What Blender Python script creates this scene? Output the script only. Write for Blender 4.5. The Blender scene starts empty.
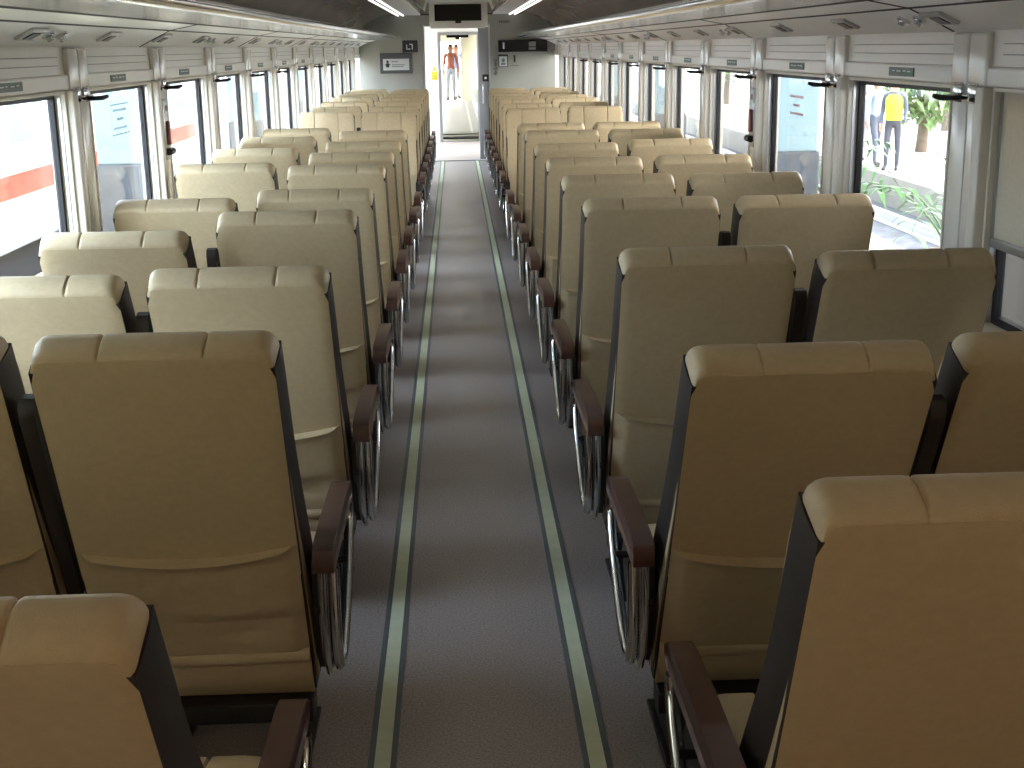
import bpy, bmesh, math, random
from mathutils import Vector, Matrix
random.seed(7)
S = bpy.context.scene
COL = S.collection
PI = math.pi
R = math.radians

# ------------------------------------------------------------------ helpers
def lin(c):
    return tuple(((v / 255) / 12.92 if v / 255 <= .04045 else (((v / 255) + .055) / 1.055) ** 2.4) for v in c) + (1.0,)

MATS = {}
ORD = ['first', 'second', 'third', 'fourth', 'fifth', 'sixth', 'seventh', 'eighth', 'ninth']
def mat(name, rgb, rough=.5, metal=0., spec=.5, noise=0., nscale=40., bump=0., bscale=200., coat=0., stretch=None, sheen=0.):
    if name in MATS:
        return MATS[name]
    m = bpy.data.materials.new(name)
    m.use_nodes = True
    nt = m.node_tree
    b = nt.nodes['Principled BSDF']
    b.inputs['Roughness'].default_value = rough
    b.inputs['Metallic'].default_value = metal
    b.inputs['Specular IOR Level'].default_value = spec
    b.inputs['Coat Weight'].default_value = coat
    b.inputs['Coat Roughness'].default_value = .15
    base = lin(rgb)
    b.inputs['Base Color'].default_value = base
    tc = nt.nodes.new('ShaderNodeTexCoord')
    src = tc.outputs['Object']
    if stretch:
        mp = nt.nodes.new('ShaderNodeMapping')
        mp.inputs['Scale'].default_value = stretch
        nt.links.new(src, mp.inputs['Vector'])
        src = mp.outputs['Vector']
    if noise > 0:
        n = nt.nodes.new('ShaderNodeTexNoise')
        n.inputs['Scale'].default_value = nscale
        n.inputs['Detail'].default_value = 6
        nt.links.new(src, n.inputs['Vector'])
        r = nt.nodes.new('ShaderNodeValToRGB')
        r.color_ramp.elements[0].position = .3
        r.color_ramp.elements[1].position = .7
        r.color_ramp.elements[0].color = tuple(max(0, v * (1 - noise)) for v in base[:3]) + (1,)
        r.color_ramp.elements[1].color = tuple(min(1, v * (1 + noise)) for v in base[:3]) + (1,)
        nt.links.new(n.outputs['Fac'], r.inputs['Fac'])
        nt.links.new(r.outputs['Color'], b.inputs['Base Color'])
    if bump > 0:
        n2 = nt.nodes.new('ShaderNodeTexNoise')
        n2.inputs['Scale'].default_value = bscale
        n2.inputs['Detail'].default_value = 4
        nt.links.new(src, n2.inputs['Vector'])
        bp = nt.nodes.new('ShaderNodeBump')
        bp.inputs['Strength'].default_value = bump
        bp.inputs['Distance'].default_value = .004
        nt.links.new(n2.outputs['Fac'], bp.inputs['Height'])
        nt.links.new(bp.outputs['Normal'], b.inputs['Normal'])
    MATS[name] = m
    return m

def glass_mat():
    m = bpy.data.materials.new('window_glass')
    m.use_nodes = True
    nt = m.node_tree
    nt.nodes.clear()
    out = nt.nodes.new('ShaderNodeOutputMaterial')
    tr = nt.nodes.new('ShaderNodeBsdfTransparent')
    tr.inputs['Color'].default_value = (.95, .955, .96, 1)
    gl = nt.nodes.new('ShaderNodeBsdfGlossy')
    gl.inputs['Roughness'].default_value = .02
    lw = nt.nodes.new('ShaderNodeLayerWeight')
    lw.inputs['Blend'].default_value = .5
    pw = nt.nodes.new('ShaderNodeMath'); pw.operation = 'POWER'; pw.inputs[1].default_value = 5.
    fr = nt.nodes.new('ShaderNodeMath'); fr.operation = 'MULTIPLY_ADD'; fr.inputs[1].default_value = .7; fr.inputs[2].default_value = .03
    nt.links.new(lw.outputs['Facing'], pw.inputs[0])
    nt.links.new(pw.outputs[0], fr.inputs[0])
    mx = nt.nodes.new('ShaderNodeMixShader')
    nt.links.new(fr.outputs[0], mx.inputs[0])
    nt.links.new(tr.outputs[0], mx.inputs[1])
    nt.links.new(gl.outputs[0], mx.inputs[2])
    nt.links.new(mx.outputs[0], out.inputs[0])
    return m

def link(name, bm, m, parent=None, smooth=False, loc=None):
    me = bpy.data.meshes.new(name)
    bmesh.ops.recalc_face_normals(bm, faces=bm.faces[:])
    bm.to_mesh(me)
    bm.free()
    for x in (m if isinstance(m, (list, tuple)) else [m]):
        me.materials.append(x)
    if smooth:
        for p in me.polygons:
            p.use_smooth = True
        try:
            me.set_sharp_from_angle(angle=R(42))
        except Exception:
            pass
    o = bpy.data.objects.new(name, me)
    COL.objects.link(o)
    if parent is not None:
        o.parent = parent
    if loc is not None:
        o.location = loc
    return o

def thing(name, label, cat, loc=(0, 0, 0), group=None, rz=0):
    o = bpy.data.objects.new(name, None)
    o.empty_display_size = .1
    COL.objects.link(o)
    o.location = loc
    o.rotation_euler = (0, 0, rz)
    return tag(o, label, cat, group)

def tag(o, label, cat, group=None):
    o['label'] = label
    o['category'] = cat
    if group:
        o['group'] = group
    return o

def struct(o):
    o['kind'] = 'structure'
    return o

def box(bm, x0, x1, y0, y1, z0, z1, bev=0., seg=2):
    vs = [bm.verts.new((x, y, z)) for x in (x0, x1) for y in (y0, y1) for z in (z0, z1)]
    fs = []
    for idx in ((0, 1, 3, 2), (4, 6, 7, 5), (0, 4, 5, 1), (2, 3, 7, 6), (0, 2, 6, 4), (1, 5, 7, 3)):
        fs.append(bm.faces.new([vs[i] for i in idx]))
    if bev > 0:
        es = set(e for f in fs for e in f.edges)
        bmesh.ops.bevel(bm, geom=list(es), offset=bev, segments=seg, affect='EDGES', profile=.6)
    return vs

def newbox(*a, **k):
    bm = bmesh.new()
    box(bm, *a, **k)
    return bm

def grid(bm, f, nu, nv, flip=False):
    vs = [[bm.verts.new(f(i / nu, j / nv)) for j in range(nv + 1)] for i in range(nu + 1)]
    for i in range(nu):
        for j in range(nv):
            q = [vs[i][j], vs[i + 1][j], vs[i + 1][j + 1], vs[i][j + 1]]
            try:
                bm.faces.new(q[::-1] if flip else q)
            except Exception:
                pass
    return vs

def sheet(bm, f, g, nu, nv):
    """closed shell between surface f and surface g"""
    A = grid(bm, f, nu, nv)
    B = grid(bm, g, nu, nv, True)
    def strip(a, b):
        for i in range(len(a) - 1):
            try:
                bm.faces.new((a[i], b[i], b[i + 1], a[i + 1]))
            except Exception:
                pass
    strip([r[0] for r in A], [r[0] for r in B])
    strip([r[-1] for r in A], [r[-1] for r in B])
    strip(A[0], B[0])
    strip(A[-1], B[-1])

def extrude_profile(bm, prof, axis, a, b):
    """closed polygon prof of 2-tuples extruded along axis from a to b"""
    def P(p, t):
        if axis == 'x': return (t, p[0], p[1])
        if axis == 'y': return (p[0], t, p[1])
        return (p[0], p[1], t)
    A = [bm.verts.new(P(p, a)) for p in prof]
    B = [bm.verts.new(P(p, b)) for p in prof]
    n = len(prof)
    for i in range(n):
        bm.faces.new((A[i], A[(i + 1) % n], B[(i + 1) % n], B[i]))
    bm.faces.new(A[::-1])
    bm.faces.new(B)

def tube(bm, pts, r, n=10, closed=False, sx=1., up=None):
    """tube along pts; cross section ellipse r*sx along a fixed side axis"""
    pts = [Vector(p) for p in pts]
    N = len(pts)
    rings = []
    for i, p in enumerate(pts):
        a = pts[i - 1] if (i > 0 or closed) else p
        b = pts[(i + 1) % N] if (i < N - 1 or closed) else p
        d = (b - a).normalized()
        u = Vector(up) if up else (Vector((0, 0, 1)) if abs(d.z) < .9 else Vector((1, 0, 0)))
        s = d.cross(u)
        s = s.normalized() if s.length > 1e-6 else Vector((1, 0, 0))
        w = s.cross(d).normalized()
        ri = r[i] if isinstance(r, (list, tuple)) else r
        rings.append([bm.verts.new(p + s * math.cos(2 * PI * k / n) * ri + w * math.sin(2 * PI * k / n) * ri * sx) for k in range(n)])
    for i in range(N if closed else N - 1):
        a, b = rings[i], rings[(i + 1) % N]
        for k in range(n):
            bm.faces.new((a[k], a[(k + 1) % n], b[(k + 1) % n], b[k]))
    if not closed:
        bm.faces.new(rings[0][::-1])
        bm.faces.new(rings[-1])

def cyl(bm, c, r, h, axis='z', n=20):
    d = {'x': Vector((1, 0, 0)), 'y': Vector((0, 1, 0)), 'z': Vector((0, 0, 1))}[axis]
    c = Vector(c)
    tube(bm, [c - d * h / 2, c + d * h / 2], r, n)

def smoothstep(a, b, x):
    t = max(0., min(1., (x - a) / (b - a)))
    return t * t * (3 - 2 * t)

def kids(o):
    return list(o.children)

def dup(o, parent=None):
    c = o.copy()
    COL.objects.link(c)
    c.parent = parent
    for ch in kids(o):
        dup(ch, c)
    return c

# ------------------------------------------------------------------ materials
TAN = mat('tan_leatherette', (186, 168, 135), rough=.46, spec=.4, noise=.05, nscale=60, bump=.25, bscale=420)
DARK = mat('dark_brown_leatherette', (40, 34, 31), rough=.42, spec=.45, bump=.25, bscale=420)
ARM = mat('brown_armrest_vinyl', (76, 50, 44), rough=.35, noise=.12, nscale=30, coat=.2)
BLACKF = mat('black_steel', (24, 24, 26), rough=.45)
CHROME = mat('chrome', (214, 216, 220), rough=.12, metal=1.)
STEEL = mat('brushed_steel', (176, 178, 180), rough=.3, metal=1., noise=.08, nscale=30, stretch=(1, 20, 20))
WALLM = mat('beige_wall_laminate', (217, 213, 204), rough=.3, noise=.02, nscale=8, spec=.5)
PILM = mat('pillar_laminate', (212, 208, 199), rough=.18, noise=.03, nscale=3, coat=.4)
JAMB = mat('window_jamb_plastic', (212, 206, 194), rough=.35)
RUBBER = mat('dark_window_gasket', (13, 15, 24), rough=.5)
ALU = mat('window_aluminium', (186, 190, 194), rough=.3, metal=.85)
FLOORM = mat('grey_speckled_vinyl_floor', (174, 167, 167), rough=.34, noise=.35, nscale=160, bump=.08, bscale=300, spec=.5)
STRIPE = mat('pale_green_guide_strip', (238, 253, 224), rough=.45, noise=.06, nscale=25)
STRIPE_RAIL = mat('guide_strip_rail', (112, 124, 132), rough=.4, metal=.3)
CEILM = mat('ceiling_dark_laminate', (158, 150, 138), rough=.22, noise=.1, nscale=2.2, stretch=(3, .6, 1))
CEILW = mat('ceiling_off_white', (188, 188, 182), rough=.4, noise=.02, nscale=5)
RACKM = mat('rack_underside_grey', (222, 223, 223), rough=.32, noise=.02, nscale=6)
RACKP = mat('rack_polished_sheet', (190, 192, 194), rough=.16, metal=.85, noise=.25, nscale=3.5, stretch=(2, .7, 1), bump=.35, bscale=9)
ENDM = mat('end_wall_grey_laminate', (132, 133, 126), rough=.35, noise=.03, nscale=4)
WHITE = mat('white_laminate', (228, 226, 222), rough=.35)
OFFW = mat('monitor_housing_white', (214, 213, 208), rough=.35)
BLACK = mat('black_gloss', (12, 12, 14), rough=.12)
BLACKM = mat('black_matt_plastic', (20, 20, 22), rough=.5)
SEAM = mat('dark_seam', (34, 34, 36), rough=.7)
GREEN = mat('green_sticker', (14, 66, 38), rough=.4)
STWHITE = mat('sticker_white', (220, 226, 220), rough=.5)
RED = mat('red_paint', (190, 52, 40), rough=.4)
REDINK = mat('red_sticker_ink', (206, 160, 166), rough=.5)
GREYINK = mat('grey_sticker_ink', (150, 170, 184), rough=.5)
YELLOW = mat('yellow_sticker', (226, 184, 40), rough=.4)
DGREY = mat('dark_grey_frame', (62, 66, 68), rough=.35)
PANELG = mat('display_panel_pale', (176, 182, 184), rough=.3)
BLINDM = mat('roller_blind_fabric', (206, 198, 178), rough=.8, noise=.05, nscale=80)
def translucent(m, fac, rgb):
    nt = m.node_tree
    b = nt.nodes['Principled BSDF']; out = [n_ for n_ in nt.nodes if n_.type == 'OUTPUT_MATERIAL'][0]
    tl = nt.nodes.new('ShaderNodeBsdfTranslucent'); tl.inputs['Color'].default_value = lin(rgb)
    mx = nt.nodes.new('ShaderNodeMixShader'); mx.inputs[0].default_value = fac
    nt.links.new(b.outputs[0], mx.inputs[1]); nt.links.new(tl.outputs[0], mx.inputs[2]); nt.links.new(mx.outputs[0], out.inputs[0])
translucent(BLINDM, .18, (220, 200, 164))
BLINDT = mat('thin_blind_fabric', (212, 206, 190), rough=.8, noise=.05, nscale=80)
translucent(BLINDT, .72, (228, 222, 204))
LAMPD = mat('lamp_diffuser', (206, 204, 196), rough=.4)
LAMPD.node_tree.nodes['Principled BSDF'].inputs['Emission Color'].default_value = (1., .95, .90, 1)
LAMPD.node_tree.nodes['Principled BSDF'].inputs['Emission Strength'].default_value = 2.
GLASS = glass_mat()

def ink(rgb):
    return mat('ink_%d_%d_%d' % rgb, rgb, rough=.5)

# ------------------------------------------------------------------ dimensions (x across from car centre, y along the aisle, z up)
CAMX, CAMZ = -.04, 1.62
HW = 1.416            # pillar face
GX = 1.45             # glass plane
OX = 1.50             # outside skin
P = 1.33              # window pitch
END = 19.4
ZB, ZT = .84, 1.495   # window opening
def pil0(k, s=1):          # pillar k spans pil0..pil0+.30, window k lies in front of it
    return 4.85 + P * k - (.13 if s < 0 else 0)
KS = list(range(-3, 11))
Y0 = -1.6

# ------------------------------------------------------------------ floor, walls, ceiling
struct(link('floor', newbox(-OX, OX, Y0, 23.4, -.08, 0), FLOORM))

def side_wall(s, name):
    bm = bmesh.new()
    def b(x0, x1, *r, **k):
        lo, hi = sorted((s * x0, s * x1))
        box(bm, lo, hi, *r, **k)
    b(HW, OX, Y0, END, 0, ZB)                               # below the windows
    b(HW, OX, Y0, END, 1.545, 2.12)                         # above the windows
    b(HW - .012, HW + .05, Y0, END, ZT, 1.548, bev=.006)    # header rail carrying the stickers
    b(HW + .05, OX, Y0, END, ZT, 1.548)
    for k in KS:
        b(HW, GX + .012, pil0(k, s), min(pil0(k, s) + .30, END), ZB, ZT)
        b(GX + .012, OX, pil0(k, s) + .09, min(pil0(k, s) + .22, END), ZB, ZT)
    b(HW, OX, Y0, pil0(-3, s) - 1.03, ZB, ZT)
    return struct(link(name, bm, WALLM))
for s, n in ((-1, 'wall_left'), (1, 'wall_right')):
    w = side_wall(s, n)
    # grooves of the panel above the windows, pillar covers with a seam
    bm = bmesh.new()
    for k in KS:
        y0, y1 = pil0(k, s) - 1.03 + .02, pil0(k, s) - .02
        for z in (1.578, 1.606):
            lo, hi = sorted((s * (HW - .0015), s * (HW + .01)))
            box(bm, lo, hi, y0, y1, z, z + .0025)
    link('panel_groove', bm, mat('groove_shadow_grey', (128, 126, 120), rough=.6), w)
    for k in KS:
        y0 = pil0(k, s)
        if y0 + .3 > END: continue
        bm = bmesh.new()
        for a, c in ((y0 + .058, y0 + .176), (y0 + .182, y0 + .296)):
            lo, hi = sorted((s * (HW - .012), s * (HW + .01)))
            box(bm, lo, hi, a, c, .5, 1.50, bev=.008)
        pc = link('pillar_cover', bm, PILM, w, smooth=True)
        bm = bmesh.new()
        lo, hi = sorted((s * (HW - .042), s * (HW + .01)))
        box(bm, lo, hi, y0 + .001, y0 + .054, .80, 1.494, bev=.008, seg=3)
        link('window_casing', bm, JAMB, w, smooth=True)
        bm = bmesh.new()
        for a, c in ((y0 + .05, y0 + .176), (y0 + .182, y0 + .30)):
            lo, hi = sorted((s * (HW - .019), s * (HW + .01)))
            box(bm, lo, hi, a, c, 1.49, 1.640, bev=.012, seg=3)
        link('pillar_cap', bm, PILM, w, smooth=True)

# windows: reveal lining, gasket, aluminium bead, pane, green sticker
win_no = 0
for s in (-1, 1):
    for k in KS:
        win_no += 1
        y1 = pil0(k, s); y0 = y1 - 1.03
        def bb(bm, x0, x1, *r, **kw):
            lo, hi = sorted((s * x0, s * x1))
            box(bm, lo, hi, *r, **kw)
        bm = bmesh.new()
        t = .012
        bb(bm, HW - .014, GX + .012, y0, y0 + t, ZB, ZT, bev=.004)
        bb(bm, HW - .014, GX + .012, y1 - t, y1, ZB, ZT, bev=.004)
        bb(bm, HW - .05, GX + .012, y0, y1, ZB, ZB + t, bev=.004)
        bb(bm, HW - .014, GX + .012, y0 + t, y1 - t, ZT - t, ZT, bev=.004)
        win = struct(link('window_%d' % win_no, bm, JAMB))
        bm = bmesh.new()
        g = .022
        a0, a1 = y0 + t, y1 - t
        bb(bm, GX - .010, GX + .010, a0, a0 + g, ZB + t, ZT - t)
        bb(bm, GX - .010, GX + .010, a1 - g, a1, ZB + t, ZT - t)
        bb(bm, GX - .012, GX + .012, a0 + g, a1 - g, ZB + t, ZB + t + g)
        bb(bm, GX - .012, GX + .012, a0 + g, a1 - g, ZT - t - .016, ZT - t)
        link('window_gasket', bm, RUBBER, win)
        bm = bmesh.new()
        bb(bm, HW + .004, HW + .014, a1 - .004, a1 + .0005, ZB + .01, ZT - .01)
        link('blind_guide_rail', bm, ALU, win)
        bm = bmesh.new()
        bb(bm, GX - .003, GX + .003, a0 + g, a1 - g, ZB + t + g, ZT - t - .016)
        link('window_pane', bm, GLASS, win)
        # green notice on the header rail with pale lettering dashes
        yc = y1 - .58
        if -1 <= k <= 6:
            bm = bmesh.new()
            bb(bm, HW - .0145, HW - .011, yc - .12, yc + .12, 1.508, 1.536)
            st = link('window_notice', bm, GREEN, win)
            bm = bmesh.new()
            for (u0, u1, z0) in ((-.09, -.06, 1.522), (-.045, -.02, 1.523), (.005, .04, 1.522), (.06, .085, 1.523)):
                bb(bm, HW - .0155, HW - .014, yc + u0, yc + u1, z0, z0 + .004)
            link('notice_lettering', bm, STWHITE, st)
        # printed box of text on the emergency windows
        if k == 1:
            bm = bmesh.new()
            m = GREYINK if s < 0 else REDINK
            ya, yb = y0 + .45, y0 + .74
            za, zb = 1.29, 1.415
            def line(u0, u1, z0, z1):
                bb(bm, GX - .0045, GX - .0032, u0, u1, z0, z1)
            if s < 0:
                line(ya, yb, za, za + .004); line(ya, yb, zb - .004, zb); line(ya, ya + .004, za, zb); line(yb - .004, yb, za, zb)
            rnd = random.Random(3)
            for z, a, c in ((1.385, .03, .26), (1.348, .09, .20), (1.312, .03, .26)):
                u = ya + a
                while u < ya + c - .01:
                    w_ = rnd.uniform(.008, .016)
                    line(u, min(u + w_, ya + c), z, z + .010)
                    u += w_ + .006
            link('emergency_window_text', bm, m, win)

# blinds pulled down in the windows beside and behind the camera
for s, nm in ((1, 'right'), (-1, 'left')):
    for k in (-1, -2, -3):
        if s < 0 and k == -1: continue
        half = k == -1
        y1 = pil0(k, s) - .016; y0 = pil0(k, s) - 1.03 + .016
        zl = (1.09 if s > 0 else 1.17) if half else ZB + .05
        def bb(bm, x0, x1, *r, **kw):
            lo, hi = sorted((s * x0, s * x1))
            box(bm, lo, hi, *r, **kw)
        if half: lab = 'beige roller blind pulled half down in the window at the %s border' % nm
        else: lab = 'beige roller blind pulled down in the %s front window, %s from the first open one' % (nm, ORD[-k - 1])
        b = thing('roller_blind', lab, 'blind', (0, 0, 0), 'roller blinds of the front windows')
        bm = bmesh.new(); bb(bm, HW + .012, HW + .015, y0, y1, zl, ZT - .013)
        link('blind_fabric', bm, BLINDM if half else BLINDT, b)
        bm = bmesh.new(); bb(bm, HW + .003, HW + .022, y0, y1, zl - .025, zl + .002, bev=.006)
        link('bottom_rail', bm, ALU, b)

# ceiling
def arc(side):
    pts = [(.50, 2.24), (.50, 2.09), (.90, 2.085), (1.08, 2.06), (1.22, 2.005), (1.32, 1.93), (1.385, 1.86), (HW, 1.80)]
    return pts
bm = bmesh.new()
box(bm, -.50, .50, Y0, END, 2.24, 2.30)
cm = struct(link('ceiling', bm, CEILW))
for s in (-1, 1):
    a = arc(s)
    top = [(x, z + .05) for x, z in a]
    prof = [(s * x, z) for x, z in a] + [(s * HW, 2.3), (s * .50, 2.3)]
    bm = bmesh.new()
    extrude_profile(bm, prof, 'y', Y0, END)
    link('ceiling_side_panel', bm, CEILM, cm, smooth=True)
    bm = bmesh.new()
    box(bm, *sorted((s * .52, s * .745)), Y0, END, 2.076, 2.093, bev=.004)
    link('ceiling_inner_panel', bm, RACKM, cm)
# duct lip towards the end wall
bm = bmesh.new()
extrude_profile(bm, [(-.505, 2.25), (-.505, 2.20), (-.50, 2.15), (-.41, 2.075), (-.37, 2.19), (.41, 2.19), (.45, 2.075), (.50, 2.15), (.505, 2.20), (.505, 2.25)], 'y', 16.4, 17.4)
link('ceiling_duct', bm, CEILW, cm)

for s, lab in ((-1, 'long ceiling light strip with two pale glowing rails, left of the aisle'), (1, 'long ceiling light strip with two pale glowing rails, right of the aisle')):
    t = thing('ceiling_light_strip', lab, 'ceiling light', (s * .80, 0, 2.09), 'ceiling light strips')
    bm = bmesh.new(); box(bm, -.05, .05, Y0 + .1, END - .02, -.012, -.002)
    link('lamp_tray', bm, SEAM, t)
    for dx in (-.036, .036):
        bm = bmesh.new(); box(bm, dx - .010, dx + .010, Y0 + .1, END - .02, -.026, -.010, bev=.004)
        link('light_rail', bm, LAMPD, t, smooth=True)

# luggage racks
PROF = [(HW - .002, 1.643), (1.34, 1.680), (1.275, 1.711), (1.15, 1.735), (1.0, 1.745), (.86, 1.748)]
def rack_z(x):
    for (xa, za), (xb, zb) in zip(PROF, PROF[1:]):
        if xb <= x <= xa:
            return za + (zb - za) * (xa - x) / (xa - xb)
for s, side in ((-1, 'left'), (1, 'right')):
    t = thing('luggage_rack', 'long grey overhead luggage rack with a chrome lip along the %s wall' % side, 'luggage rack', (0, 0, 0), 'overhead luggage racks')
    def strip(name, xa, xb, m, ya=Y0, yb=END - .06):
        xs = sorted(set([xa, xb] + [p[0] for p in PROF if xb < p[0] < xa]), reverse=True)
        low = [(s * x, rack_z(x)) for x in xs]
        up = [(s * x, rack_z(x) + .015) for x in reversed(xs)]
        bm = bmesh.new()
        extrude_profile(bm, low + up, 'y', ya, yb)
        return link(name, bm, m, t, smooth=True)
    strip('lamp_panel', HW - .002, 1.279, RACKM)
    strip('plain_panel', 1.269, 1.160, RACKM)
    strip('polished_panel', 1.144, .875, RACKP)
    bm = bmesh.new()
    extrude_profile(bm, [(s * 1.2795, rack_z(1.2795) - .001), (s * 1.2685, rack_z(1.2685) - .001), (s * 1.262, 1.740), (s * 1.285, 1.740)], 'y', Y0, END - .07)
    extrude_profile(bm, [(s * 1.1605, rack_z(1.1605) - .001), (s * 1.1435, rack_z(1.1435) - .001), (s * 1.138, 1.758), (s * 1.166, 1.758)], 'y', Y0, END - .07)
    link('seam_backing', bm, SEAM, t)
    bm = bmesh.new()
    prof = [(.885, 1.742), (.862, 1.742), (.846, 1.750), (.840, 1.764), (.843, 1.782), (.856, 1.790), (.868, 1.786), (.872, 1.774), (.885, 1.770)]
    extrude_profile(bm, [(s * x, z) for x, z in prof], 'y', Y0, END - .06)
    link('rack_lip', bm, CHROME, t, smooth=True)
    # cross seams
    for i in range(6):
        y = 3.86 + 2.66 * i - (0 if s > 0 else .6)
        for xa, xb in ((HW - .004, 1.277), (1.272, 1.157)):
            xs = sorted(set([xa, xb] + [p[0] for p in PROF if xb < p[0] < xa]), reverse=True)
            bm = bmesh.new()
            extrude_profile(bm, [(s * x, rack_z(x) - .002) for x in xs] + [(s * x, rack_z(x) + .004) for x in reversed(xs)], 'y', y - .007, y + .007)
            link('cross_seam', bm, SEAM, t)
    # reading lamps and air nozzles, lying in the lamp panel
    n = 17
    for i in range(n):
        y = 2.85 + .92 * i + (0 if s > 0 else .42)
        xm = 1.335
        sl = math.atan2(.031, .065)
        lm = bmesh.new()
        box(lm, -.034, .034, -.085, .085, -.010, .006, bev=.006)
        o = link('reading_lamp', lm, STEEL, t, loc=(s * xm, y, rack_z(xm)))
        o.rotation_euler = (0, s * sl, 0)
        lm = bmesh.new()
        box(lm, -.020, .020, -.055, .02, -.013, -.009, bev=.003)
        link('lamp_lens', lm, DGREY, o)
        lm = bmesh.new()
        box(lm, -.020, .020, .03, .065, -.013, -.009, bev=.003)
        link('lamp_switch', lm, WHITE, o)
        if i % 3 == 1:
            for dy in (.16, .30):
                nb = bmesh.new()
                cyl(nb, (0, 0, 0), .022, .02, n=14)
                cyl(nb, (0, 0, -.014), .012, .02, n=12)
                q = link('air_nozzle', nb, CHROME, t, smooth=True, loc=(s * xm, y + dy, rack_z(xm)))
                q.rotation_euler = (0, s * sl, 0)

# ------------------------------------------------------------------ guide strips on the floor
for s, side in ((-1, 'left'), (1, 'right')):
    t = thing('floor_guide_strip', 'pale green guide strip between grey rails on the floor, %s edge of the aisle' % side, 'floor strip', (s * .251, 0, 0), 'aisle guide strips')
    bm = bmesh.new()
    box(bm, -.034, -.019, Y0 + .1, END - .02, 0, .004, bev=.0015)
    box(bm, .019, .034, Y0 + .1, END - .02, 0, .004, bev=.0015)
    link('strip_rail', bm, STRIPE_RAIL, t)
    bm = bmesh.new()
    box(bm, -.019, .019, Y0 + .1, END - .02, 0, .003)
    link('luminous_insert', bm, STRIPE, t)

# ------------------------------------------------------------------ seats
L = .86; RC = .032
def hw_at(t, s):            # half width grows towards the front
    return .224 + (.003 + .004 * (1 - max(0, s) / L)) * min(1, max(0, t / thick(s))) + .002 * (1 - s / L)
def thick(s):
    return .088 + .062 * (1 - smoothstep(.05, .66, s)) 
def cornered(x, s, hw):
    dx = abs(x) - (hw - RC)
    if dx > 0:
        dx = min(dx, RC)
        s -= (RC - math.sqrt(max(0, RC * RC - dx * dx))) * smoothstep(L - 4 * RC, L, s)
    return s
PLEATS = (-.101, .101)
def pleat(x):
    return sum(math.exp(-((x - p) / .0032) ** 2) for p in PLEATS)

def mesh_backrest():
    bm = bmesh.new()
    xs = sorted(set([-1, -.97, -.93, -.88, -.8, -.7, -.5, 0, .5, .7, .8, .88, .93, .97, 1]))
    hwf = .235
    X = [x * hwf for x in xs]
    for p in PLEATS:
        X += [p - .010, p - .005, p - .0025, p, p + .0025, p + .005, p + .010]
    X = sorted(X)
    # path: rear top edge -> over the top -> down the front -> bottom
    path = [(-.004, L - .016, 0), (.000, L - .008, .6), (.012, L - .001, 1), (.030, L + .003, 1), (.050, L + .004, 1), (.068, L - .001, 1), (.082, L - .012, 1), (.089, L - .03, 1)]
    for i in range(1, 19):
        s = (L - .03) * (1 - i / 18)
        b = .008 * math.sin(PI * min(1, max(0, (s - .05) / .42))) + .010 * math.sin(PI * min(1, max(0, (s - .60) / .26)))
        path.append((thick(s) + b, s, 1))
    rows = []
    for j, (t, s, pl) in enumerate(path):
        t0 = path[j - 1] if j else path[0]
        t1 = path[j + 1] if j + 1 < len(path) else path[-1]
        d = Vector((t1[0] - t0[0], t1[1] - t0[1]))
        nrm = Vector((-d.y, d.x)).normalized() if d.length else Vector((0, 1))
        row = []
        for x in X:
            hw = hw_at(t, min(s, L)) - .012 + .011 * max(smoothstep(.6, 1, t / thick(min(s, L))), smoothstep(L - .03, L - .012, s))
            xx = x / hwf * hw
            ins = pleat(x) * .006 * pl
            e = max(0, abs(x) / hwf - .93) / .07
            ins += .004 * e * e * pl
            q = (t - nrm.x * ins, s - nrm.y * ins)
            row.append(bm.verts.new((xx, q[0], cornered(xx, q[1], hw))))
        rows.append(row)
    for j in range(len(rows) - 1):
        for i in range(len(X) - 1):
            bm.faces.new((rows[j][i], rows[j][i + 1], rows[j + 1][i + 1], rows[j + 1][i]))
    # close with the inner rear wall
    n = len(rows)
    bot = [bm.verts.new((v.co.x, .012, -.03)) for v in rows[-1]]
    top = rows[0]
    for i in range(len(X) - 1):
        bm.faces.new((rows[-1][i], rows[-1][i + 1], bot[i + 1], bot[i]))
        bm.faces.new((bot[i], bot[i + 1], top[i + 1], top[i]))
    bm.faces.new([r[0] for r in rows] + [bot[0]])
    bm.faces.new([r[-1] for r in rows][::-1] + [bot[-1]])
    return bm

def mesh_side(sg):
    bm = bmesh.new()
    def f(u, v, off=0.):
        s = -.05 + v * (L + .05 - .010)
        t = -.004 + u * (thick(s) + .003 + .009 * (1 - smoothstep(.2, .5, s)))
        x = hw_at(t, s) + .0025 * math.sin(PI * u) + off
        z = s - (RC * .9) * smoothstep(L - 4 * RC, L, s)
        return (sg * x, t, z)
    sheet(bm, lambda u, v: f(u, v), lambda u, v: f(u, v, -.022), 10, 26)
    return bm

PK = .378        # pocket height
def sag(x):
    return PK - .022 * (1 - (x / .2) ** 2)
def mesh_back_panel():
    bm = bmesh.new()
    def f(u, v):
        x = -1 + 2 * u
        hw = .2235
        xx = x * hw
        s0 = .30
        s = s0 + (L - .014 - s0) * v
        e = max(0, abs(x) - .92) / .08
        t = -.008 * (1 - x * x) * math.sin(PI * v) - .007 + .003 * e * e
        t += .003 * smoothstep(.96, 1, v)
        return (xx, t, cornered(xx, s, hw))
    sheet(bm, f, lambda u, v: (f(u, v)[0], f(u, v)[1] + .014, f(u, v)[2]), 30, 24)
    return bm

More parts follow.
